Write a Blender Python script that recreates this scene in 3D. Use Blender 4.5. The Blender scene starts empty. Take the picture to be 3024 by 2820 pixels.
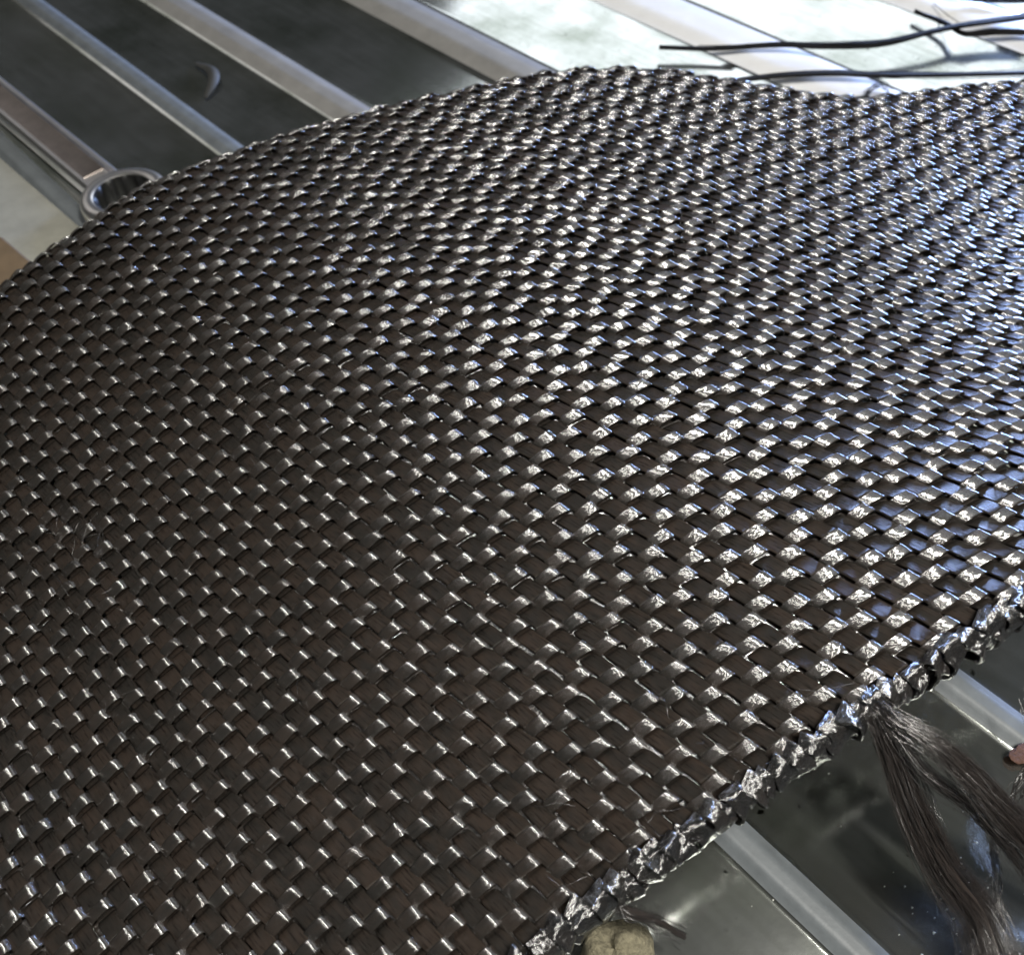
import bpy, math, random
import numpy as np

rng = np.random.default_rng(7)
random.seed(7)
scene = bpy.context.scene
COL = scene.collection

# ------------------------------------------------------------------ camera
# metres; the ribbed sheet is z = 0, its ribs run along X
P = 0.0045                       # pitch of the wide tows
cam_d = bpy.data.cameras.new('camera')
cam = bpy.data.objects.new('camera', cam_d)
COL.objects.link(cam)
from mathutils import Matrix, Vector
CAM = Vector((-0.12076, 0.10668, 0.20755))
ax = [Vector((-0.695, -0.718, -0.036)), Vector((0.553, -0.565, 0.612)), Vector((-0.460, 0.406, 0.790))]
cam.matrix_world = Matrix(((ax[0].x, ax[1].x, ax[2].x, CAM.x), (ax[0].y, ax[1].y, ax[2].y, CAM.y),
                           (ax[0].z, ax[1].z, ax[2].z, CAM.z), (0, 0, 0, 1)))
cam_d.sensor_width = 36
cam_d.lens = 36 * 2900 / 3024
cam_d.clip_start = 0.005
cam_d.clip_end = 20
cam_d.dof.use_dof = True
cam_d.dof.focus_distance = 0.205
cam_d.dof.aperture_fstop = 24
scene.camera = cam

# ------------------------------------------------------------------ light
world = bpy.data.worlds.new('World')
scene.world = world
world.use_nodes = True
bg = world.node_tree.nodes['Background']
bg.inputs[0].default_value = (0.50, 0.52, 0.50, 1)
bg.inputs[1].default_value = 0.065
scene.view_settings.view_transform = 'Standard'
scene.view_settings.look = 'None'
scene.view_settings.exposure = 0
scene.view_settings.gamma = 1


def area(name, az, el, dist, sx, sy, power, colour, target=(0.03, -0.04, 0.02)):
    l = bpy.data.lights.new(name, 'AREA')
    l.shape = 'RECTANGLE'
    l.size, l.size_y = sx, sy
    l.energy = power
    l.color = colour
    o = bpy.data.objects.new(name, l)
    COL.objects.link(o)
    a, e = math.radians(az), math.radians(el)
    v = Vector((math.cos(e) * math.cos(a), math.cos(e) * math.sin(a), math.sin(e)))
    o.location = Vector(target) + v * dist
    o.rotation_euler = v.to_track_quat('Z', 'Y').to_euler()
    return o


area('window_light', -58, 27, 2.2, 1.3, 0.8, 7.0, (0.88, 0.93, 1.0))
area('window_gap_light', -80, 10, 1.4, 0.16, 0.26, 36, (0.38, 0.54, 1.0))
area('far_wall_light', 4, 34, 2.2, 1.0, 0.7, 1.5, (1.0, 0.95, 0.92))
area('bench_lamp', 179, 60, 0.75, 0.028, 0.28, 6.4, (1.0, 0.97, 0.90))
area('bench_lamp', 146, 62, 0.75, 0.024, 0.28, 1.8, (1.0, 0.97, 0.90))

# ------------------------------------------------------------------ helpers


def tag(o, label=None, cat=None, group=None, kind=None):
    if label:
        o['label'] = label
    if cat:
        o['category'] = cat
    if group:
        o['group'] = group
    if kind:
        o['kind'] = kind
    return o


def empty(name, loc=(0, 0, 0)):
    o = bpy.data.objects.new(name, None)
    o.empty_display_size = 0.01
    o.location = loc
    COL.objects.link(o)
    return o


def mesh_obj(name, verts, faces, mat, parent=None, uv=None, smooth=True):
    """verts (n,3) array, faces (m,4) int array or list, uv (n,2) per vertex"""
    me = bpy.data.meshes.new(name)
    verts = np.asarray(verts, dtype=np.float32)
    if isinstance(faces, np.ndarray):
        m, k = faces.shape
        me.vertices.add(len(verts))
        me.vertices.foreach_set('co', verts.ravel())
        me.loops.add(m * k)
        me.loops.foreach_set('vertex_index', faces.astype(np.int32).ravel())
        me.polygons.add(m)
        me.polygons.foreach_set('loop_start', np.arange(m, dtype=np.int32) * k)
        me.polygons.foreach_set('loop_total', np.full(m, k, dtype=np.int32))
        me.update(calc_edges=True)
    else:
        me.from_pydata([tuple(map(float, v)) for v in verts], [], [tuple(map(int, f)) for f in faces])
        me.update()
    if uv is not None:
        l = me.uv_layers.new(name='UVMap')
        idx = np.empty(len(me.loops), dtype=np.int32)
        me.loops.foreach_get('vertex_index', idx)
        l.data.foreach_set('uv', np.asarray(uv, dtype=np.float32)[idx].ravel())
    if smooth:
        me.polygons.foreach_set('use_smooth', np.ones(len(me.polygons), dtype=bool))
    me.validate()
    me.materials.append(mat)
    o = bpy.data.objects.new(name, me)
    COL.objects.link(o)
    if parent is not None:
        o.parent = parent
        o.matrix_parent_inverse = parent.matrix_basis.inverted()
    return o


def ring_faces(n, k, cap=True):
    """quads joining n rings of k verts, closed round the ring"""
    i = np.arange(n - 1)[:, None] * k
    j = np.arange(k)[None, :]
    j2 = (j + 1) % k
    return np.stack([i + j, i + j2, i + k + j2, i + k + j], -1).reshape(-1, 4)


class Nodes:
    def __init__(self, name):
        self.m = bpy.data.materials.new(name)
        self.m.use_nodes = True
        self.t = self.m.node_tree
        self.b = self.t.nodes['Principled BSDF']

    def n(self, kind, **kw):
        x = self.t.nodes.new(kind)
        for k, v in kw.items():
            if k in x.inputs.keys():
                x.inputs[k].default_value = v
            else:
                setattr(x, k, v)
        return x

    def l(self, a, b):
        self.t.links.new(a, b)

    def ramp(self, src, stops):
        r = self.n('ShaderNodeValToRGB')
        el = r.color_ramp.elements
        while len(el) < len(stops):
            el.new(0.5)
        for e, (p, c) in zip(el, stops):
            e.position = p
            e.color = (*c, 1) if len(c) == 3 else (c[0], c[0], c[0], 1)
        self.l(src, r.inputs[0])
        return r.outputs[0]


def tow_material(name, rough, dark, brown, bump, fan, wave, ripple, along=3.0, across=26.0, spec=0.9, fine=0.35, ior=2.1):
    N = Nodes(name)
    uv = N.n('ShaderNodeUVMap')
    inf = N.n('ShaderNodeObjectInfo')
    mp = N.n('ShaderNodeMapping')
    mp.inputs['Scale'].default_value = (along, across, 1)
    N.l(uv.outputs[0], mp.inputs[0])
    n1 = N.n('ShaderNodeTexNoise', Scale=1.0, Detail=4.0, Roughness=0.65)
    N.l(mp.outputs[0], n1.inputs['Vector'])
    mp2 = N.n('ShaderNodeMapping')
    mp2.inputs['Scale'].default_value = (0.8, 1.6, 1)
    N.l(uv.outputs[0], mp2.inputs[0])
    n2 = N.n('ShaderNodeTexNoise', Scale=1.0, Detail=2.0)
    N.l(mp2.outputs[0], n2.inputs['Vector'])
    add = N.n('ShaderNodeMath', operation='ADD')
    N.l(n2.outputs[0], add.inputs[0])
    mul = N.n('ShaderNodeMath', operation='MULTIPLY_ADD')
    N.l(inf.outputs['Random'], mul.inputs[0])
    mul.inputs[1].default_value = 0.34
    mul.inputs[2].default_value = -0.17
    N.l(mul.outputs[0], add.inputs[1])
    c1 = N.ramp(add.outputs[0], [(0.30, dark), (0.70, brown)])
    st = N.ramp(n1.outputs[0], [(0.33, (0.12, 0.12, 0.12)), (0.45, (0.85, 0.85, 0.85)), (0.65, (1, 1, 1))])
    mix = N.n('ShaderNodeMix', data_type='RGBA', blend_type='MULTIPLY')
    mix.inputs[0].default_value = fine
    N.l(c1, mix.inputs[6])
    N.l(st, mix.inputs[7])
    N.l(mix.outputs[2], N.b.inputs['Base Color'])
    # fibres: the surface is many fine round filaments, so the normal fans out across the tow
    tg = N.n('ShaderNodeTangent', direction_type='UV_MAP')
    geo = N.n('ShaderNodeNewGeometry')
    cr = N.n('ShaderNodeVectorMath', operation='CROSS_PRODUCT')
    N.l(geo.outputs['Normal'], cr.inputs[0])
    N.l(tg.outputs[0], cr.inputs[1])
    mw = N.n('ShaderNodeMapping')
    mw.inputs['Scale'].default_value = (31.0, 417.0, 1)
    N.l(uv.outputs[0], mw.inputs[0])
    wn = N.n('ShaderNodeTexWhiteNoise', noise_dimensions='2D')
    N.l(mw.outputs[0], wn.inputs['Vector'])
    w1 = N.n('ShaderNodeMath', operation='MULTIPLY_ADD')
    N.l(wn.outputs['Value'], w1.inputs[0])
    w1.inputs[1].default_value = 2 * fan
    w1.inputs[2].default_value = -fan
    w2 = N.n('ShaderNodeMath', operation='MULTIPLY_ADD')
    N.l(n1.outputs[0], w2.inputs[0])
    w2.inputs[1].default_value = 2 * bump
    w2.inputs[2].default_value = -bump
    ws = N.n('ShaderNodeMath', operation='ADD')
    N.l(w1.outputs[0], ws.inputs[0])
    N.l(w2.outputs[0], ws.inputs[1])
    sc = N.n('ShaderNodeVectorMath', operation='SCALE')
    N.l(cr.outputs[0], sc.inputs[0])
    N.l(ws.outputs[0], sc.inputs['Scale'])
    # lengthwise ripple of the filaments
    mr = N.n('ShaderNodeMapping')
    mr.inputs['Scale'].default_value = ripple
    N.l(uv.outputs[0], mr.inputs[0])
    n3 = N.n('ShaderNodeTexNoise', Scale=1.0, Detail=3.0, Roughness=0.6)
    N.l(mr.outputs[0], n3.inputs['Vector'])
    w3 = N.n('ShaderNodeMath', operation='MULTIPLY_ADD')
    N.l(n3.outputs[0], w3.inputs[0])
    w3.inputs[1].default_value = 2 * wave
    w3.inputs[2].default_value = -wave
    sc2 = N.n('ShaderNodeVectorMath', operation='SCALE')
    N.l(tg.outputs[0], sc2.inputs[0])
    N.l(w3.outputs[0], sc2.inputs['Scale'])
    ad = N.n('ShaderNodeVectorMath', operation='ADD')
    N.l(geo.outputs['Normal'], ad.inputs[0])
    N.l(sc.outputs[0], ad.inputs[1])
    ad2 = N.n('ShaderNodeVectorMath', operation='ADD')
    N.l(ad.outputs[0], ad2.inputs[0])
    N.l(sc2.outputs[0], ad2.inputs[1])
    nz = N.n('ShaderNodeVectorMath', operation='NORMALIZE')
    N.l(ad2.outputs[0], nz.inputs[0])
    N.l(nz.outputs[0], N.b.inputs['Normal'])
    N.b.inputs['Roughness'].default_value = rough
    N.b.inputs['IOR'].default_value = ior
    N.b.inputs['Specular IOR Level'].default_value = spec
    return N.m


M_wide = tow_material('carbon_wide_tow', 0.20, (0.024, 0.0215, 0.019), (0.038, 0.029, 0.0235), 0.40, 0.9, 0.08, (0.9, 12, 1), 1.1, 9.0, spec=0.10, fine=0.75, ior=1.55)
M_narrow = tow_material('carbon_narrow_tow', 0.17, (0.024, 0.0215, 0.019), (0.038, 0.029, 0.0235), 0.45, 0.8, 0.24, (1.8, 5, 1), 1.4, 8.0, spec=1.0, fine=0.65)
M_edge = tow_material('carbon_crumpled_tow', 0.22, (0.010, 0.010, 0.011), (0.020, 0.017, 0.016), 1.2, 0.7, 0.9, (6.0, 3.0, 1), 1.6, 14.0, spec=0.7)

# ------------------------------------------------------------------ fabric surface
# control net (mm) of a uniform cubic B-spline sheet: 9 along the wide tows, 10 across them
GRID = [240.1, 217.5, -8.4, 229.7, 153.9, 5.8, 217.9, 90, 18.3, 203.3, 25.9, 26.7, 184.4, -36.7, 29.1, 161.5, -95.4, 26.3, 134.9, -149.9, 20.4, 105.7, -200.2, 13.6, 74.9, -248.6, 6.7, 43.6, -297, -0.5,
        190.1, 215.7, -12.4, 181.4, 152.8, 3.2, 171.5, 89.4, 18.3, 158.5, 24.7, 29.4, 139.8, -38.7, 31.7, 117, -97.5, 27, 90.4, -151.7, 19, 60.8, -201.6, 10.7, 29.6, -250.6, 3.3, -2, -300.6, -4.3,
        139.6, 213.7, -16.1, 133.1, 151, 0.1, 125.4, 88.6, 17.5, 113.8, 23.5, 32.3, 94.9, -40.4, 34.7, 72.4, -98.7, 28, 46.2, -152.6, 17.7, 16, -203.1, 7.6, -15.7, -253.8, -0.4, -47.2, -305.6, -8.5,
        89, 212.1, -17.6, 85.6, 147.7, -2.1, 80, 87.4, 16.2, 69, 22.7, 34.9, 50.2, -41.2, 37.8, 27.9, -99.3, 28.8, 1, -154.7, 16, -29.5, -207.7, 4.3, -60.7, -260.2, -4.5, -91.4, -313.1, -12.7,
        38.7, 213.2, -15.1, 39.8, 143.4, 0.2, 35.9, 85.3, 16.7, 23.8, 22.6, 37.2, 5.7, -42.4, 40.7, -17.9, -101, 28.4, -45.7, -158.7, 14.1, -75.2, -214.1, 2.3, -104.9, -268.2, -6.9, -134.7, -322.2, -15.6,
        -9.9, 218.8, -10.3, -5.9, 145.9, 5.4, -7.3, 83, 19.2, -21.9, 21.7, 38, -39.8, -45.1, 41.5, -65.2, -104.1, 27.3, -92.1, -163.5, 14.2, -119.9, -220.7, 3.1, -148.4, -276.5, -6.7, -177.2, -331.8, -16.1,
        -51.1, 215.6, -6.4, -47.7, 142, 8.3, -51.2, 78.6, 20.1, -68.6, 18.4, 36.4, -86.5, -50.7, 42, -111.1, -109.8, 29.7, -136.7, -169.5, 17.9, -163.6, -227.8, 6.7, -191.3, -284.9, -3.9, -219.4, -341.4, -14.4,
        -89.5, 207.9, -4.9, -91.1, 138.4, 7.5, -98.6, 76.7, 18.8, -113.2, 14.3, 34, -130.2, -55.9, 42.5, -153.8, -117.2, 35, -179.4, -176.9, 23.8, -206.2, -235.6, 12.1, -233.6, -293.4, 0.5, -261.3, -350.8, -11,
        -128.8, 201.8, -4.4, -134.7, 136.5, 7.4, -143.8, 73.6, 19.5, -156.8, 8.7, 32.7, -173.8, -59.3, 40.9, -196.3, -123.2, 38.3, -221.6, -184.2, 29.4, -248.3, -243.5, 17.8, -275.6, -302, 5.5, -303.2, -360, -6.8]
NS, NT = 9, 10
G = np.array(GRID, dtype=float).reshape(NS, NT, 3) / 1000
S0, S1, T0, T1 = -22.4025, 11.5775, -30.7542, 75.3299
RHO = 1.767                      # one weave repeat along the wide tows, in pitches
S_EDGE = 10.42                   # looped edge


def _w(v, n):
    k = n - 3
    v = v * k
    i = np.clip(np.floor(v).astype(int), 0, k - 1)
    w = v - i
    wc = np.clip(w, 0, 1)
    c = [(1 - wc) ** 3 / 6, (3 * wc ** 3 - 6 * wc ** 2 + 4) / 6, (-3 * wc ** 3 + 3 * wc ** 2 + 3 * wc + 1) / 6, wc ** 3 / 6]
    dd = [-(1 - wc) ** 2 / 2, (9 * wc ** 2 - 12 * wc) / 6, (-9 * wc ** 2 + 6 * wc + 3) / 6, wc ** 2 / 2]
    over = w - wc                # straight on past the ends of the net
    return i, [a + b * over for a, b in zip(c, dd)]


def spline(s, t):
    i, cs = _w((s - S0) / (S1 - S0), NS)
    j, ct = _w((t - T0) / (T1 - T0), NT)
    out = np.zeros(s.shape + (3,))
    for a in range(4):
        for b in range(4):
            out += (cs[a] * ct[b])[..., None] * G[np.clip(i + a, 0, NS - 1), np.clip(j + b, 0, NT - 1)]
    return out


CAMV = np.array(CAM)


def lift(X):
    """keep the sheet resting above the metal floor"""
    z = X[..., 2]
    X = X.copy()
    X[..., 2] = np.where(z < 0.012, 0.0065 + 0.0055 * np.exp((np.minimum(z, 0.012) - 0.012) / 0.0055), z)
    return X


TE = np.array([-45, -16, -10.5, -6.5, -2, 1.4, 8.3, 17.9, 28.5, 35.4, 38.9, 43.7, 47.4, 50.3, 54, 55.7, 60, 65, 70, 75.3, 90])
SE = np.array([-18.2, -18.8, -19.27, -19.7, -20.27, -20.8, -20.75, -21.0, -21.55, -22.1, -22.3, -22.1, -21.5, -20.5, -19.5, -18.85, -18.1, -18.0, -18.0, -17.7, -17.5])


def s_top(t):
    return np.interp(t, TE, SE) + 0.35 + 0.12 * np.sin(t * 1.7) * np.exp(-((t - 45) / 30) ** 2)


def surf(s, t):
    """sheet position, with the far side rolled down and the near edge turned under"""
    s, t = np.broadcast_arrays(np.asarray(s, float), np.asarray(t, float))
    st = s_top(t)
    sc = np.clip(s, st, S_EDGE)
    X = lift(spline(sc, t))
    h = 0.05
    Xs = (lift(spline(sc + h, t)) - lift(spline(sc - h, t)))
    Xt = (lift(spline(sc, t + h)) - lift(spline(sc, t - h)))
    n = np.cross(Xs, Xt)
    n /= np.linalg.norm(n, axis=-1, keepdims=True)
    a = Xs / np.linalg.norm(Xs, axis=-1, keepdims=True)
    # far roll
    q = np.maximum(st - s, 0) * RHO * P
    r = 2.2 * P
    th = np.minimum(q / r, 1.45)
    ext = q - th * r
    X = X - a * (r * np.sin(th) + ext * np.cos(th))[..., None] - n * (r * (1 - np.cos(th)) + ext * np.sin(th))[..., None]
    # near edge
    q = np.maximum(s - S_EDGE, 0) * RHO * P
    r = 0.42 * P
    th = np.minimum(q / r, math.pi)
    ext = q - th * r
    X = X + a * (r * np.sin(th) + ext * np.cos(th))[..., None] - n * (r * (1 - np.cos(th)) + ext * np.sin(th))[..., None]
    return X


def frame(s, t):
    h = 0.03
    X = surf(s, t)
    a = surf(s + h, t) - surf(s - h, t)
    b = surf(s, t + h) - surf(s, t - h)
    a /= np.linalg.norm(a, axis=-1, keepdims=True) + 1e-12
    b /= np.linalg.norm(b, axis=-1, keepdims=True) + 1e-12
    n = np.cross(a, b)
    n /= np.linalg.norm(n, axis=-1, keepdims=True) + 1e-12
    return X, a, b, n


def seen(X, m=260):
    """is the place within the photographed part of the cloth, plus a margin"""
    v = X - CAMV
    x = v @ np.array(ax[0])
    y = -(v @ np.array(ax[1]))
    z = np.maximum(-(v @ np.array(ax[2])), 0.02)
    u, w = x / z * 2900 + 1512, y / z * 2900 + 1410
    return (u > -m) & (u < 3024 + m) & (w > -100) & (w < 2820 + m) & (X[..., 2] > 0.0012)


def longest_run(mask):
    best, cur, out = 0, 0, None
    st = 0
    for k, v in enumerate(list(mask) + [False]):
        if v:
            if cur == 0:
                st = k
            cur += 1
        else:
            if cur > best:
                best, out = cur, (st, k)
            cur = 0
    return out


T_OFF, S_OFF = -0.13, 0.17
PHI = [0, 3, 1, 2]


def phase(i):
    return PHI[(i + 11) % 4]


def smooth_noise(n, step, amp):
    k = max(4, int(n / step) + 4)
    v = rng.normal(0, 1, k)
    x = np.linspace(1, k - 2, n)
    i = np.floor(x).astype(int)
    w = x - i
    w = w * w * (3 - 2 * w)
    return amp * (v[i] * (1 - w) + v[i + 1] * w)


PROFILE = np.array([(-1, -0.3), (-0.97, 0.45), (-0.90, 0.86), (-0.72, 0.97), (0.72, 0.97), (0.90, 0.86), (0.97, 0.45), (1, -0.3), (0.7, -0.9), (-0.7, -0.9)])
PV = np.array([0, .015, .05, .14, .86, .95, .985, 1, 1.2, -.2])
NP = len(PROFILE)


def sweep(centre, side, nrm, hw, ht, prof=PROFILE):
    V = centre[:, None, :] + side[:, None, :] * (prof[None, :, 0:1] * hw[:, None, None]) + nrm[:, None, :] * (prof[None, :, 1:2] * ht[:, None, None])
    return V.reshape(-1, 3)


def build_tow(name, centre, side, nrm, hw, ht, mat, parent):
    n = len(centre)
    V = sweep(centre, side, nrm, hw, ht)
    F = ring_faces(n, NP)
    L = np.r_[0, np.cumsum(np.linalg.norm(np.diff(centre, axis=0), axis=1))] / P + rng.uniform(0, 50)
    uv = np.stack([np.repeat(L, NP), np.tile(PV, n) + rng.integers(0, 40)], -1)
    return mesh_obj(name, V, F, mat, parent, uv)


cloth = empty('carbon_cloth', (0.0, 0.0, 0.02))
tag(cloth, 'thick dark brown-black woven carbon fibre cloth with looped crumpled near edge', 'cloth')

I0, I1 = -38, 80
# height of a wide tow after it has passed under a narrow one: it climbs like a shingle, then dives
AO = [0, 0.20, 0.30, 0.36, 0.42, 0.50, 0.65, 0.90, 1.15, 1.35, 1.48, 1.56, 1.66]
AZ = [-0.27, -0.25, -0.19, -0.13, -0.065, -0.02, 0.015, 0.055, 0.09, 0.115, 0.115, 0.02, -0.16]
# wide tows, running from the far roll to the looped edge
for i in range(I0, I1 + 1):
    tc = i + T_OFF
    dips = [k + phase(i) / 4 + S_OFF for k in range(-27, 14)]
    ss = []
    for c in dips:
        ss += [c + o / RHO for o in AO]
    ss = np.array(sorted(x for x in ss if x < S_EDGE - 0.05))
    over = rng.uniform(0.6, 1.0)
    tail = S_EDGE + np.linspace(0, 1.5, 14) * over
    ss = np.r_[ss, tail]
    psi = np.mod(ss - dips[0], 1.0) * RHO
    zz = np.interp(psi, AO + [RHO], AZ + [AZ[0]])
    dip = np.clip(-zz / 0.27, 0, 1)
    e = np.clip((ss - S_EDGE) / 0.3, 0, 1)
    dip *= 1 - e
    zz = zz * (1 - e) + 0.05 * e
    tt = tc + smooth_noise(len(ss), 10, 0.035) + e * smooth_noise(len(ss), 4, 0.16)
    X, a, b, n = frame(ss, tt)
    run = longest_run(seen(X))
    if not run or run[1] - run[0] < 12:
        continue
    k = slice(*run)
    z = (zz + smooth_noise(len(ss), 7, 0.012) + e * smooth_noise(len(ss), 2, 0.12)) * P
    hw = (0.45 - 0.03 * dip + smooth_noise(len(ss), 9, 0.018) - 0.08 * e * rng.uniform(0, 1)) * P
    ht = np.full(len(ss), 0.08 * P)
    tw = smooth_noise(len(ss), 8, 0.045) + e * smooth_noise(len(ss), 3, 0.35)
    sd = b * np.cos(tw)[:, None] + n * np.sin(tw)[:, None]
    nn = n * np.cos(tw)[:, None] - b * np.sin(tw)[:, None]
    c = X + n * z[:, None]
    build_tow('wide_tow', c[k], sd[k], nn[k], hw[k], ht[k], M_wide, cloth)

# height of a narrow tow round one float: a long shallow climb, then a quick dive
BO = [-0.80, -0.72, -0.64, -0.56, -0.50, -0.40, -0.25, -0.10, 0.05, 0.18, 0.28, 0.36, 0.43, 0.50, 0.57, 0.65, 0.74, 0.82, 1.4, 2.0, 2.6]
BF = np.array([-0.23, -0.12, 0.00, 0.085, 0.125, 0.165, 0.211, 0.243, 0.264, 0.275, 0.277, 0.267, 0.237, 0.178, 0.083, -0.045, -0.175, -0.23, -0.23, -0.23, -0.23])
BF = (BF + 0.23) / 0.52
# narrow tows, each floating over every fourth wide tow
J0, J1 = int((-25.5 - S_OFF) * 4), int((S_EDGE - 0.02 - S_OFF) * 4)
for j in range(J0, J1 + 1):
    sj = j / 4 + S_OFF
    over = [i for i in range(I0 - 4, I1 + 5) if phase(i) == j % 4]
    tt = []
    for i in over:
        tt += [i + T_OFF + o for o in BO]
    tt = np.array(tt)
    f = np.tile(BF, len(over))
    s_ = sj + smooth_noise(len(tt), 14, 0.022)
    X, a, b, n = frame(s_, tt)
    run = longest_run(seen(X))
    if not run or run[1] - run[0] < 12:
        continue
    k = slice(*run)
    lvl = np.repeat(rng.normal(0, 0.03, len(over)), len(BO))
    z = (-0.23 + (0.52 + lvl) * f) * P
    hw = (0.25 + 0.07 * f + smooth_noise(len(tt), 6, 0.012)) * P
    ht = np.full(len(tt), 0.07) * P
    tw = smooth_noise(len(tt), 7, 0.08)
    sd = a * np.cos(tw)[:, None] + n * np.sin(tw)[:, None]
    nn = n * np.cos(tw)[:, None] - a * np.sin(tw)[:, None]
    c = X + n * z[:, None]
    build_tow('narrow_tow', c[k], -sd[k], nn[k], hw[k], ht[k], M_narrow, cloth)

# ------------------------------------------------------------------ looped near edge
def catmull(pts, n):
    p = np.array(pts, float)
    p = np.vstack([2 * p[0] - p[1], p, 2 * p[-1] - p[-2]])
    u = np.linspace(0, len(p) - 3 - 1e-6, n)
    i = np.floor(u).astype(int)
    w = (u - i)[:, None]
    a, b, c, d = p[i], p[i + 1], p[i + 2], p[i + 3]
    return 0.5 * (2 * b + (c - a) * w + (2 * a - 5 * b + 4 * c - d) * w ** 2 + (3 * b - a - 3 * c + d) * w ** 3)


def path_frame(c, up=(0, 0, 1)):
    t = np.gradient(c, axis=0)
    t /= np.linalg.norm(t, axis=1, keepdims=True) + 1e-12
    s = np.cross(t, np.asarray(up, float))
    s /= np.linalg.norm(s, axis=1, keepdims=True) + 1e-9
    n = np.cross(s, t)
    return t, s, n


def edge_loop(t, db, size, lead):
    """one crumpled turn of a wide tow round the edge of the cloth"""
    X, a, b, n = frame(np.array([S_EDGE - 0.02]), np.array([t]))
    X, a, b, n = X[0], a[0], b[0], n[0]
    k = 26
    th = np.radians(np.linspace(115, -150, k))
    ra, rn = 0.46 * P * size, 0.58 * P * size
    wob = 1 + smooth_noise(k, 3, 0.10)
    dr = np.linspace(-0.2, 0.35, k) * db + smooth_noise(k, 5, 0.07)
    c = X + np.outer(np.cos(th) * ra * wob + lead * P, a) + np.outer(np.sin(th) * rn * wob - 0.42 * P, n) + np.outer(dr * P, b)
    tg = np.gradient(c, axis=0)
    tg /= np.linalg.norm(tg, axis=1, keepdims=True)
    rad = np.outer(np.cos(th), a) + np.outer(np.sin(th), n)
    sd = np.cross(tg, rad)
    sd /= np.linalg.norm(sd, axis=1, keepdims=True)
    tw = smooth_noise(k, 6, 0.35)
    s2 = sd * np.cos(tw)[:, None] + rad * np.sin(tw)[:, None]
    n2 = rad * np.cos(tw)[:, None] - sd * np.sin(tw)[:, None]
    hw = (0.30 + smooth_noise(k, 5, 0.04)) * P * size
    build_tow('edge_loop', c, s2, n2, np.maximum(hw, 0.15 * P), np.full(k, 0.09 * P), M_edge, cloth)


for i in range(-21, 15):
    edge_loop(i + T_OFF + rng.normal(0, 0.06), rng.choice([-1, 1]) * rng.uniform(0.3, 1.0), rng.uniform(1.4, 1.8), rng.uniform(-0.05, 0.12))
    edge_loop(i + 0.45 + T_OFF + rng.normal(0, 0.1), rng.choice([-1, 1]) * rng.uniform(0.5, 1.3), rng.uniform(1.0, 1.35), rng.uniform(0.0, 0.2))
    edge_loop(i + 0.2 + T_OFF + rng.normal(0, 0.15), rng.uniform(-1.2, 1.2), rng.uniform(0.7, 1.0), rng.uniform(0.2, 0.42))


# ------------------------------------------------------------------ frayed tows and loose fibres
def strands(path, n, r0, r1, thick, wob=0.0006, length=(0.6, 1.0), k=22, curl=0.0):
    """n fine filament bundles following a path, spreading from r0 to r1"""
    V, F, U = [], [], []
    base = 0
    for _ in range(n):
        a0 = rng.uniform(0, 0.25)
        a1 = min(1.0, a0 + rng.uniform(*length))
        c = catmull(path, 60)
        c = c[int(a0 * 59):int(a1 * 59) + 1]
        if len(c) < 6:
            continue
        c = c[np.linspace(0, len(c) - 1, k).astype(int)]
        t, s, nn = path_frame(c)
        ang, rr = rng.uniform(0, 2 * math.pi), math.sqrt(rng.uniform(0, 1))
        R = np.linspace(r0, r1, k) * rr
        c = c + s * (np.cos(ang) * R)[:, None] + nn * (np.sin(ang) * R * 0.28)[:, None]
        c = c + s * smooth_noise(k, 6, wob)[:, None] + nn * smooth_noise(k, 6, wob)[:, None]
        c[:, 2] = np.maximum(c[:, 2] + curl * np.linspace(0, 1, k) ** 2 * rng.normal(0, 1), 0.0008)
        th = thick * rng.uniform(0.5, 1.5) * np.linspace(1, 0.45, k)
        off = np.array([(1, 0), (0, 1), (-1, 0), (0, -1)])
        ring = c[:, None, :] + s[:, None, :] * (off[None, :, 0:1] * th[:, None, None]) + nn[:, None, :] * (off[None, :, 1:2] * th[:, None, None])
        V.append(ring.reshape(-1, 3))
        F.append(ring_faces(k, 4) + base)
        L = np.linspace(0, 8, k) + rng.uniform(0, 30)
        U.append(np.stack([np.repeat(L, 4), np.tile([0, .3, .6, .9], k)], -1))
        base += 4 * k
    return np.vstack(V), np.vstack(F), np.vstack(U)


def ribbon(name, path, w0, w1, th, mat, parent, k=40, twist=0.4, up=(0, 0, 1)):
    c = catmull(path, k)
    t, s, n = path_frame(c, up)
    tw = smooth_noise(k, 14, twist)
    s2 = s * np.cos(tw)[:, None] + n * np.sin(tw)[:, None]
    n2 = n * np.cos(tw)[:, None] - s * np.sin(tw)[:, None]
    hw = np.linspace(w0, w1, k) * (1 + smooth_noise(k, 6, 0.12))
    return build_tow(name, c, s2, n2, hw, np.full(k, th), mat, parent)


def mm(*pts):
    return [np.array(p) / 1000 for p in pts]


M_fray = tow_material('carbon_frayed_tow', 0.26, (0.012, 0.010, 0.010), (0.030, 0.020, 0.016), 0.4, 0.8, 0.10, (1.0, 9, 1), 1.5, 20.0, spec=1.0, fine=0.6, ior=2.0)

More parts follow.
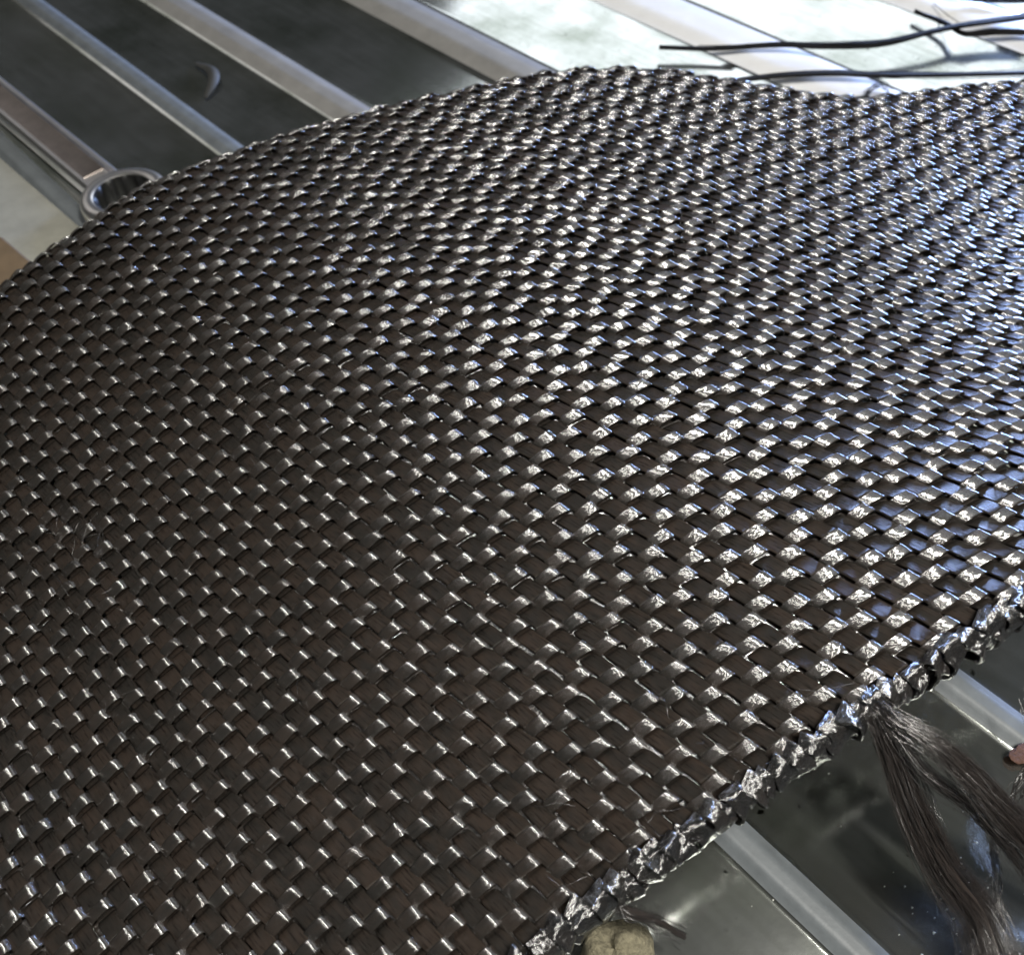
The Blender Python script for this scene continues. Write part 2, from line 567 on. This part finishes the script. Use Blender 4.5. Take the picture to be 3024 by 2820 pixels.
F1 = mm((-104.0, 8.0, 35.0), (-108.6, 9.5, 33.5), (-115.5, 11.7, 29), (-124.2, 15.2, 23), (-133.4, 17.1, 17), (-141.5, 17.2, 12), (-147.4, 20.2, 9), (-150.6, 22.8, 7), (-158, 27, 3))
F2 = mm((-105, 7.2, 35), (-111.1, 8.3, 36), (-117.5, 6.8, 35), (-126.3, 5.5, 31), (-134.3, 5.1, 27), (-140.5, 3.9, 23), (-145.9, 3.2, 20), (-156, 1, 14))
F4 = mm((-106, 8.2, 35), (-109.4, 8.4, 35), (-119.7, 9.9, 30), (-128.7, 7.6, 26), (-137.2, 6.8, 22), (-144.1, 6.8, 18), (-149.8, 6.5, 15), (-157, 6, 10))
F3 = mm((-110, 8.5, 33.5), (-114.6, 9.1, 31), (-117.5, 9.8, 30), (-122.8, 10.5, 25), (-128.6, 13.3, 21))
F5 = mm((-124, -24, 22), (-133.5, -15.5, 18), (-134.8, -10.2, 14), (-136.7, -5.6, 10), (-141, 1, 4))
F6 = mm((-136, 0, 9), (-138.6, 2.8, 8), (-141.4, 6.8, 7), (-145.0, 11.6, 6), (-149, 16, 3))
F7 = mm((-90, 66.5, 21), (-93.3, 65.7, 22), (-97.1, 64.3, 20), (-101.1, 61.2, 17), (-106.5, 58.5, 13))
fr = ribbon('frayed_tow', F1, 0.0013, 0.0020, 0.0003, M_fray, cloth, twist=0.3, up=(0.3, 0.5, 0.8))
fr['label'] = 'flat brown tow hanging loose from the edge'
for pth, n, r0, r1, tk in ((F1, 260, 0.0014, 0.0070, 0.00007), (F2, 220, 0.0007, 0.0052, 0.00007), (F4, 90, 0.0005, 0.0028, 0.00007),
                           (F3, 24, 0.0005, 0.0016, 0.00007), (F5, 30, 0.0006, 0.0018, 0.00007), (F6, 20, 0.0005, 0.0016, 0.00007), (F7, 30, 0.0009, 0.0014, 0.00012)):
    V, F, U = strands(pth, n, r0, r1, tk)
    o = mesh_obj('frayed_fibres', V, F, M_fray, cloth, U)
    o['kind'] = 'stuff'
ribbon('frayed_tow', F2, 0.0010, 0.0016, 0.0003, M_fray, cloth, twist=0.6)
ribbon('frayed_tow', F7, 0.0011, 0.0007, 0.0003, M_fray, cloth, twist=0.6)

# stray filaments standing off the weave
V, F, U = [], [], []
base = 0
for q in range(90):
    if q < 26:
        s_, t_ = rng.normal(-7.2, 0.9), rng.normal(-18.6, 1.6)
    elif q < 46:
        s_, t_ = 10.3 + rng.normal(0, 0.25), rng.uniform(-17, 10)
    else:
        s_, t_ = rng.uniform(-16, 9.5), rng.uniform(-24, 20)
    X, a, b, n = frame(np.array([s_]), np.array([t_]))
    X, a, b, n = X[0], a[0], b[0], n[0]
    k = 12
    ang = rng.uniform(0, 2 * math.pi)
    dirv = math.cos(ang) * a + math.sin(ang) * b
    Lh = rng.uniform(0.5, 2.2) * P
    u = np.linspace(0, 1, k)
    hgt = rng.uniform(0.1, 0.7) * P
    c = X + np.outer(u * Lh, dirv) + np.outer(0.3 * P + hgt * np.sin(u * rng.uniform(1.2, 2.8)), n) + np.outer(smooth_noise(k, 6, 0.10 * P), np.cross(n, dirv))
    t, s, nn = path_frame(c, n + 0.1 * a)
    th = 0.000035
    off = np.array([(1, 0), (-0.5, 0.87), (-0.5, -0.87)])
    ring = c[:, None, :] + s[:, None, :] * (off[None, :, 0:1] * th) + nn[:, None, :] * (off[None, :, 1:2] * th)
    V.append(ring.reshape(-1, 3))
    F.append(ring_faces(k, 3) + base)
    U.append(np.stack([np.repeat(u * 4, 3), np.tile([0, .3, .6], k)], -1))
    base += 3 * k
o = mesh_obj('stray_fibres', np.vstack(V), np.vstack(F), M_fray, cloth, np.vstack(U))
o['kind'] = 'stuff'


def simple(name, col, rough=0.5, metal=0.0, noise=0.0, scale=200.0, col2=None, bump=0.0):
    N = Nodes(name)
    N.b.inputs['Roughness'].default_value = rough
    N.b.inputs['Metallic'].default_value = metal
    tc = N.n('ShaderNodeTexCoord')
    n = N.n('ShaderNodeTexNoise', Scale=scale, Detail=5.0, Roughness=0.65)
    N.l(tc.outputs['Object'], n.inputs['Vector'])
    c2 = col2 or tuple(c * (1 - noise) for c in col)
    N.l(N.ramp(n.outputs[0], [(0.3, c2), (0.7, col)]), N.b.inputs['Base Color'])
    if bump:
        bp = N.n('ShaderNodeBump', Strength=bump, Distance=0.001)
        N.l(n.outputs[0], bp.inputs['Height'])
        N.l(bp.outputs[0], N.b.inputs['Normal'])
    return N.m


# ------------------------------------------------------------------ ribbed metal sheet
def sheet_material():
    N = Nodes('worn_metal_sheet')
    tc = N.n('ShaderNodeTexCoord')
    n1 = N.n('ShaderNodeTexNoise', Scale=26.0, Detail=6.0, Roughness=0.6)
    N.l(tc.outputs['Object'], n1.inputs['Vector'])
    mp = N.n('ShaderNodeMapping')
    mp.inputs['Scale'].default_value = (30, 420, 30)
    N.l(tc.outputs['Object'], mp.inputs[0])
    n2 = N.n('ShaderNodeTexNoise', Scale=1.0, Detail=3.0)
    N.l(mp.outputs[0], n2.inputs['Vector'])
    n3 = N.n('ShaderNodeTexNoise', Scale=420.0, Detail=3.0)
    N.l(tc.outputs['Object'], n3.inputs['Vector'])
    base = N.ramp(n1.outputs[0], [(0.32, (0.32, 0.35, 0.30)), (0.62, (0.70, 0.72, 0.70))])
    streak = N.ramp(n2.outputs[0], [(0.35, (0.80, 0.80, 0.78)), (0.65, (1, 1, 1))])
    m1 = N.n('ShaderNodeMix', data_type='RGBA', blend_type='MULTIPLY')
    m1.inputs[0].default_value = 0.7
    N.l(base, m1.inputs[6])
    N.l(streak, m1.inputs[7])
    spk = N.ramp(n3.outputs[0], [(0.27, (0.06, 0.055, 0.04)), (0.34, (1, 1, 1))])
    m2 = N.n('ShaderNodeMix', data_type='RGBA', blend_type='MULTIPLY')
    dirt = N.ramp(n1.outputs[0], [(0.40, (1,)), (0.56, (0,))])
    N.l(dirt, m2.inputs[0])
    N.l(m1.outputs[2], m2.inputs[6])
    N.l(spk, m2.inputs[7])
    N.l(m2.outputs[2], N.b.inputs['Base Color'])
    ro = N.ramp(n1.outputs[0], [(0.30, (0.17,)), (0.70, (0.10,))])
    N.l(ro, N.b.inputs['Roughness'])
    N.b.inputs['Metallic'].default_value = 0.97
    bp = N.n('ShaderNodeBump', Strength=0.08, Distance=0.0008)
    N.l(n1.outputs[0], bp.inputs['Height'])
    N.l(bp.outputs[0], N.b.inputs['Normal'])
    return N.m


M_sheet = sheet_material()
# ribs: (y at x=-0.12, y at x=0.30, half width, height)
RIBS = [(0.100, 0.088, 0.006, 0.0020), (0.0335, 0.0235, 0.0052, 0.0019), (-0.0285, -0.0355, 0.0056, 0.0019), (-0.0785, -0.0785, 0.0095, 0.0026),
        (-0.142, -0.1405, 0.0135, 0.0028), (-0.216, -0.2145, 0.017, 0.0022), (-0.296, -0.294, 0.017, 0.0022), (-0.376, -0.374, 0.017, 0.0022),
        (-0.456, -0.454, 0.017, 0.0022), (-0.536, -0.534, 0.017, 0.0022), (-0.616, -0.614, 0.017, 0.0022)]
prof = [(0.26, 0.26, 0.0)]
for y0, y1, hw, ht in RIBS:
    for u in np.linspace(1, -1, 17):
        z = ht * min(1.0, 1.25 * (0.5 + 0.5 * math.cos(math.pi * u)))
        prof.append((y0 + hw * u, y1 + hw * u, z))
prof.append((-0.75, -0.75, 0.0))
xs = np.linspace(-0.36, 0.85, 30)
V = []
for x in xs:
    f_ = (x + 0.12) / 0.42
    for y0, y1, z in prof:
        V.append((x, y0 + (y1 - y0) * f_, z))
m = len(prof)
F = [(i * m + j, (i + 1) * m + j, (i + 1) * m + j + 1, i * m + j + 1) for i in range(len(xs) - 1) for j in range(m - 1)]
floor = mesh_obj('metal_floor', V, F, M_sheet)
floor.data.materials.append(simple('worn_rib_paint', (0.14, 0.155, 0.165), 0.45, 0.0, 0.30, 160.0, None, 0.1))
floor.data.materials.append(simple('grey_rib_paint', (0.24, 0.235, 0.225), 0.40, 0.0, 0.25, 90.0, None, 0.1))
floor.data.materials.append(simple('window_lit_rib_paint', (0.74, 0.74, 0.74), 0.40, 0.0, 0.10, 90.0, None, 0.1))  # paler copy of the rib paint, window brightness put into its colour
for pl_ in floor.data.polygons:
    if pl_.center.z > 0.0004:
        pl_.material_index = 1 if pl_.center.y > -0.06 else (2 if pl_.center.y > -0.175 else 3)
tag(floor, 'ribbed grey sheet metal floor under the carbon cloth', 'floor', kind='structure')


# ------------------------------------------------------------------ ring spanner on the floor
M_chrome = simple('polished_steel', (0.90, 0.88, 0.86), 0.34, 1.0, 0.25, 60.0)
M_chrome2 = simple('satin_steel_panel', (0.50, 0.44, 0.41), 0.30, 1.0, 0.3, 120.0)
M_bore = simple('dark_bore', (0.012, 0.012, 0.012), 0.45, 0.0, 0.4, 300.0)  # near-black colour for the inner wall of the ring
sp = empty('ring_spanner', (0.1765, 0.0121, 0.0005))
tag(sp, 'chrome ring spanner lying between the floor ribs beside the cloth', 'spanner')
nr = 72
R0, Rin, Hr = 0.0150, 0.0088, 0.0088


def lathe(name, pts, mat, parent, wave=()):
    V = []
    for q in range(nr):
        a_ = 2 * math.pi * q / nr
        for j, (r, z) in enumerate(pts):
            r2 = r + (0.0011 * abs(math.sin(6 * a_)) if j in wave else 0.0)
            V.append((0.1765 + r2 * math.cos(a_), 0.0121 + r2 * math.sin(a_), 0.0007 + z))
    k = len(pts)
    F = [(q * k + j, ((q + 1) % nr) * k + j, ((q + 1) % nr) * k + j + 1, q * k + j + 1) for q in range(nr) for j in range(k - 1)]
    return mesh_obj(name, V, F, mat, parent)


lathe('ring', [(Rin + 0.0012, 0.0), (R0 - 0.0006, 0.0), (R0, 0.0012), (R0, Hr - 0.0022), (R0 - 0.0007, Hr - 0.0007), (R0 - 0.0020, Hr), (Rin + 0.0018, Hr), (Rin + 0.0012, Hr - 0.0004)], M_chrome, sp)
lathe('ring_bore', [(Rin + 0.0011, Hr - 0.0005), (Rin, Hr - 0.0012), (Rin, 0.0002)], M_bore, sp, wave=(1, 2))


def bar(name, sec, x0, x1, mat, parent, y=0.0121):
    """closed cross-section (y, z) swept along x; the section may narrow"""
    n = len(sec)
    V = [(x0, y + a, b) for a, b in sec] + [(x1, y + a * 0.92, b) for a, b in sec]
    F = [(i, (i + 1) % n, n + (i + 1) % n, n + i) for i in range(n)] + [tuple(range(n - 1, -1, -1)), tuple(range(n, 2 * n))]
    return mesh_obj(name, V, F, mat, parent, smooth=False)


w_, t_ = 0.0068, 0.0072
sec = [(-w_, 0.0022), (-w_ + 0.0008, 0.0010), (w_ - 0.0008, 0.0010), (w_, 0.0022), (w_, t_ - 0.0010), (w_ - 0.0010, t_), (w_ - 0.0022, t_), (w_ - 0.0028, t_ - 0.0016),
       (-w_ + 0.0028, t_ - 0.0016), (-w_ + 0.0022, t_), (-w_ + 0.0010, t_), (-w_, t_ - 0.0010)]
bar('shaft', sec, 0.1890, 0.3700, M_chrome, sp)
bar('shaft_panel', [(-w_ + 0.0030, t_ - 0.0024), (w_ - 0.0030, t_ - 0.0024), (w_ - 0.0030, t_ - 0.0012), (-w_ + 0.0030, t_ - 0.0012)], 0.1990, 0.3690, M_chrome2, sp)

# ------------------------------------------------------------------ board and wood at the far left
M_board = simple('plaster_board', (0.27, 0.265, 0.225), 0.8, 0.0, 0.25, 90.0, None, 0.15)
bo = bar('plaster_board', [(-0.022, 0.0002), (0.022, 0.0002), (0.022, 0.0036), (0.0215, 0.004), (-0.0215, 0.004), (-0.022, 0.0036)], 0.150, 0.420, M_board, None, y=0.0515)
tag(bo, 'pale dusty board lying past the spanner on the metal floor', 'board')
M_wood = simple('raw_wood', (0.15, 0.10, 0.05), 0.7, 0.0, 0.4, 70.0, None, 0.2)
wo = bar('wood_block', [(-0.016, 0.0042), (0.016, 0.0042), (0.016, 0.0135), (0.0152, 0.0142), (-0.0152, 0.0142), (-0.016, 0.0135)], 0.148, 0.1775, M_wood, None, y=0.0680)
tag(wo, 'small raw brown wood block resting on the pale board', 'wood block')

# peeling paint curl on the flat between two ribs
cv = catmull(mm((244, -57.5, 0.6), (234, -58.2, 1.2), (226, -54.5, 1.6), (219, -46, 0.6)), 20)
t, s, n = path_frame(cv)
wd = 0.0024 * np.sin(np.linspace(0.15, math.pi - 0.1, 20)) ** 0.6
rows = [cv + s * (wd * v)[:, None] + n * (0.0016 * (1 - v * v) * np.sin(np.linspace(0, math.pi, 20)))[:, None] for v in (-1, -0.5, 0, 0.5, 1)]
Vp = np.stack(rows, 1).reshape(-1, 3)
Vp = np.vstack([Vp, Vp + np.array([0, 0, 0.0002])])
Fp = []
for lay in (0, 100):
    for i in range(19):
        for j in range(4):
            f_ = (lay + i * 5 + j, lay + i * 5 + j + 1, lay + (i + 1) * 5 + j + 1, lay + (i + 1) * 5 + j)
            Fp.append(f_ if lay else f_[::-1])
pk = mesh_obj('paint_curl', Vp, Fp, simple('old_paint', (0.045, 0.045, 0.042), 0.5, 0.0, 0.2))
tag(pk, 'small pale curl of peeling paint on the grey floor between ribs', 'paint flake')

M_loose = tow_material('carbon_loose_tow', 0.5, (0.006, 0.006, 0.007), (0.010, 0.009, 0.009), 0.3, 0.5, 0.05, (1.0, 9, 1), 1.5, 20.0, spec=0.12, fine=0.6, ior=1.45)
# ------------------------------------------------------------------ loose tows on the bright part of the floor
LOOSE = [
    ('long thin black tow with a split tip lying across the bright ribs', 0.0006, 0.0015, mm((110.1, -187, 4), (94.3, -200, 4), (74.5, -217, 6), (62.5, -226.4, 6), (46.8, -243.1, 6), (36.6, -261.8, 7), (29.8, -274.9, 7), (15.8, -293.6, 8), (7.6, -311.7, 8), (-10, -340, 5))),
    ('short black tow passing under the split-tipped tow near its bend', 0.0003, 0.0012, mm((53.2, -278.6, 3), (38.9, -276.4, 4.2), (27.9, -271.5, 5.5), (19.4, -280.7, 5.5), (7.1, -291, 5.2), (-15, -308, 3))),
    ('straight black tow lying just behind the cloth edge', 0.0006, 0.0020, mm((80, -182, 3), (76.6, -186.1, 3), (62.8, -201.3, 4.5), (48.5, -213, 6), (34.8, -225.1, 5.5), (17.1, -242.5, 5), (-5.5, -265.4, 5), (-16.5, -280.9, 5), (-40, -310, 5))),
    ('black tow farthest from the cloth on the bright floor', 0.0005, 0.0012, mm((49.1, -294.6, 5), (37.2, -303, 4), (21.4, -316.7, 4), (12.4, -332.9, 4), (-5, -355, 3))),
]
for lab, w0, w1, pth in LOOSE:
    g = empty('loose_tow', tuple(pth[0]))
    tag(g, lab, 'tow', 'loose carbon tows on the bright floor')
    ribbon('tow_core', pth, w0 * 1.5, w1 * 1.5, 0.0007, M_loose, g, twist=0.3)
    V, F, U = strands(pth, 16, w0 * 0.9, w1 * 1.3, 0.00012, 0.0005, (0.7, 1.0))
    o = mesh_obj('tow_fibres', V, F, M_loose, g, U)
    o['kind'] = 'stuff'
V, F, U = strands(mm((55.1, -291.8, 3), (42.7, -283.5, 4), (32.1, -276.2, 6)), 2, 0.0, 0.0004, 0.00014, 0.0002, (0.9, 1.0))
hr = mesh_obj('single_filament', V, F, M_loose, None, U)
tag(hr, 'single fine black filament meeting the crossing tows', 'filament')
V, F, U = strands(mm((32.6, -211, 2), (32.5, -215.1, 5), (28.7, -217.1, 7), (24.6, -219.2, 3)), 14, 0.0004, 0.0018, 0.00012, 0.0006, (0.6, 1.0))
wi = mesh_obj('fibre_wisp', V, F, M_loose, None, U)
tag(wi, 'small curled fibre wisp behind the far edge of the cloth', 'wisp')


# ------------------------------------------------------------------ scraps on the near floor
def lump(name, c, r, mat, seed, flat=0.5, nlat=14, nlon=22):
    rg = np.random.default_rng(seed)
    ph = rg.uniform(0, 6.28, 8)
    V = []
    for i in range(nlat + 1):
        th = math.pi * i / nlat
        for j in range(nlon):
            a_ = 2 * math.pi * j / nlon
            rr = 1 + 0.16 * math.sin(2 * a_ + ph[0]) * math.sin(th) + 0.12 * math.sin(3 * a_ + ph[1] + 2 * th) + 0.09 * math.sin(5 * th + ph[2] + 2 * a_) + 0.05 * math.sin(9 * a_ + ph[3]) * math.sin(7 * th + ph[4])
            V.append((c[0] + r * rr * math.sin(th) * math.cos(a_), c[1] + r * rr * math.sin(th) * math.sin(a_), c[2] + r * flat * rr * math.cos(th)))
    F = [(i * nlon + j, i * nlon + (j + 1) % nlon, (i + 1) * nlon + (j + 1) % nlon, (i + 1) * nlon + j) for i in range(nlat) for j in range(nlon)]
    return mesh_obj(name, V, F, mat)


fo = lump('foam_scrap', (-0.0985, 0.0685, 0.0050), 0.0064, simple('pale_foam', (0.30, 0.27, 0.18), 0.9, 0.0, 0.6, 900.0, None, 1.0), 5, 0.75)
tag(fo, 'pale yellow foam scrap under the corner of the looped edge', 'foam scrap')
ru = lump('rust_chip', (-0.1328, -0.0232, 0.0022), 0.0024, simple('rust', (0.11, 0.050, 0.030), 0.8, 0.0, 0.5, 900.0, None, 0.5), 9, 0.10)
tag(ru, 'orange brown rust chip stuck on the rib by the frayed tow', 'rust chip')
V, F = [], []
for q in range(46):
    x, y = rng.normal(-0.141, 0.009), rng.normal(0.014, 0.006)
    if q > 34:
        x, y = rng.uniform(-0.15, -0.10), rng.uniform(-0.02, 0.06)
    r = rng.uniform(0.00008, 0.0003)
    b_ = len(V)
    for dx, dy, dz in ((1, 0, 0), (-0.5, 0.9, 0.1), (-0.6, -0.8, 0), (0.1, 0.1, 0.9)):
        V.append((x + dx * r * rng.uniform(0.6, 1.4), y + dy * r * rng.uniform(0.6, 1.4), 0.0002 + dz * r))
    F += [(b_, b_ + 1, b_ + 3), (b_ + 1, b_ + 2, b_ + 3), (b_ + 2, b_, b_ + 3), (b_, b_ + 2, b_ + 1)]
cr = mesh_obj('crumbs', V, F, simple('white_crumb', (0.7, 0.7, 0.66), 0.7), None, None, False)
tag(cr, 'tiny white crumbs scattered on the dark floor by the frayed tow', 'crumbs', kind='stuff')
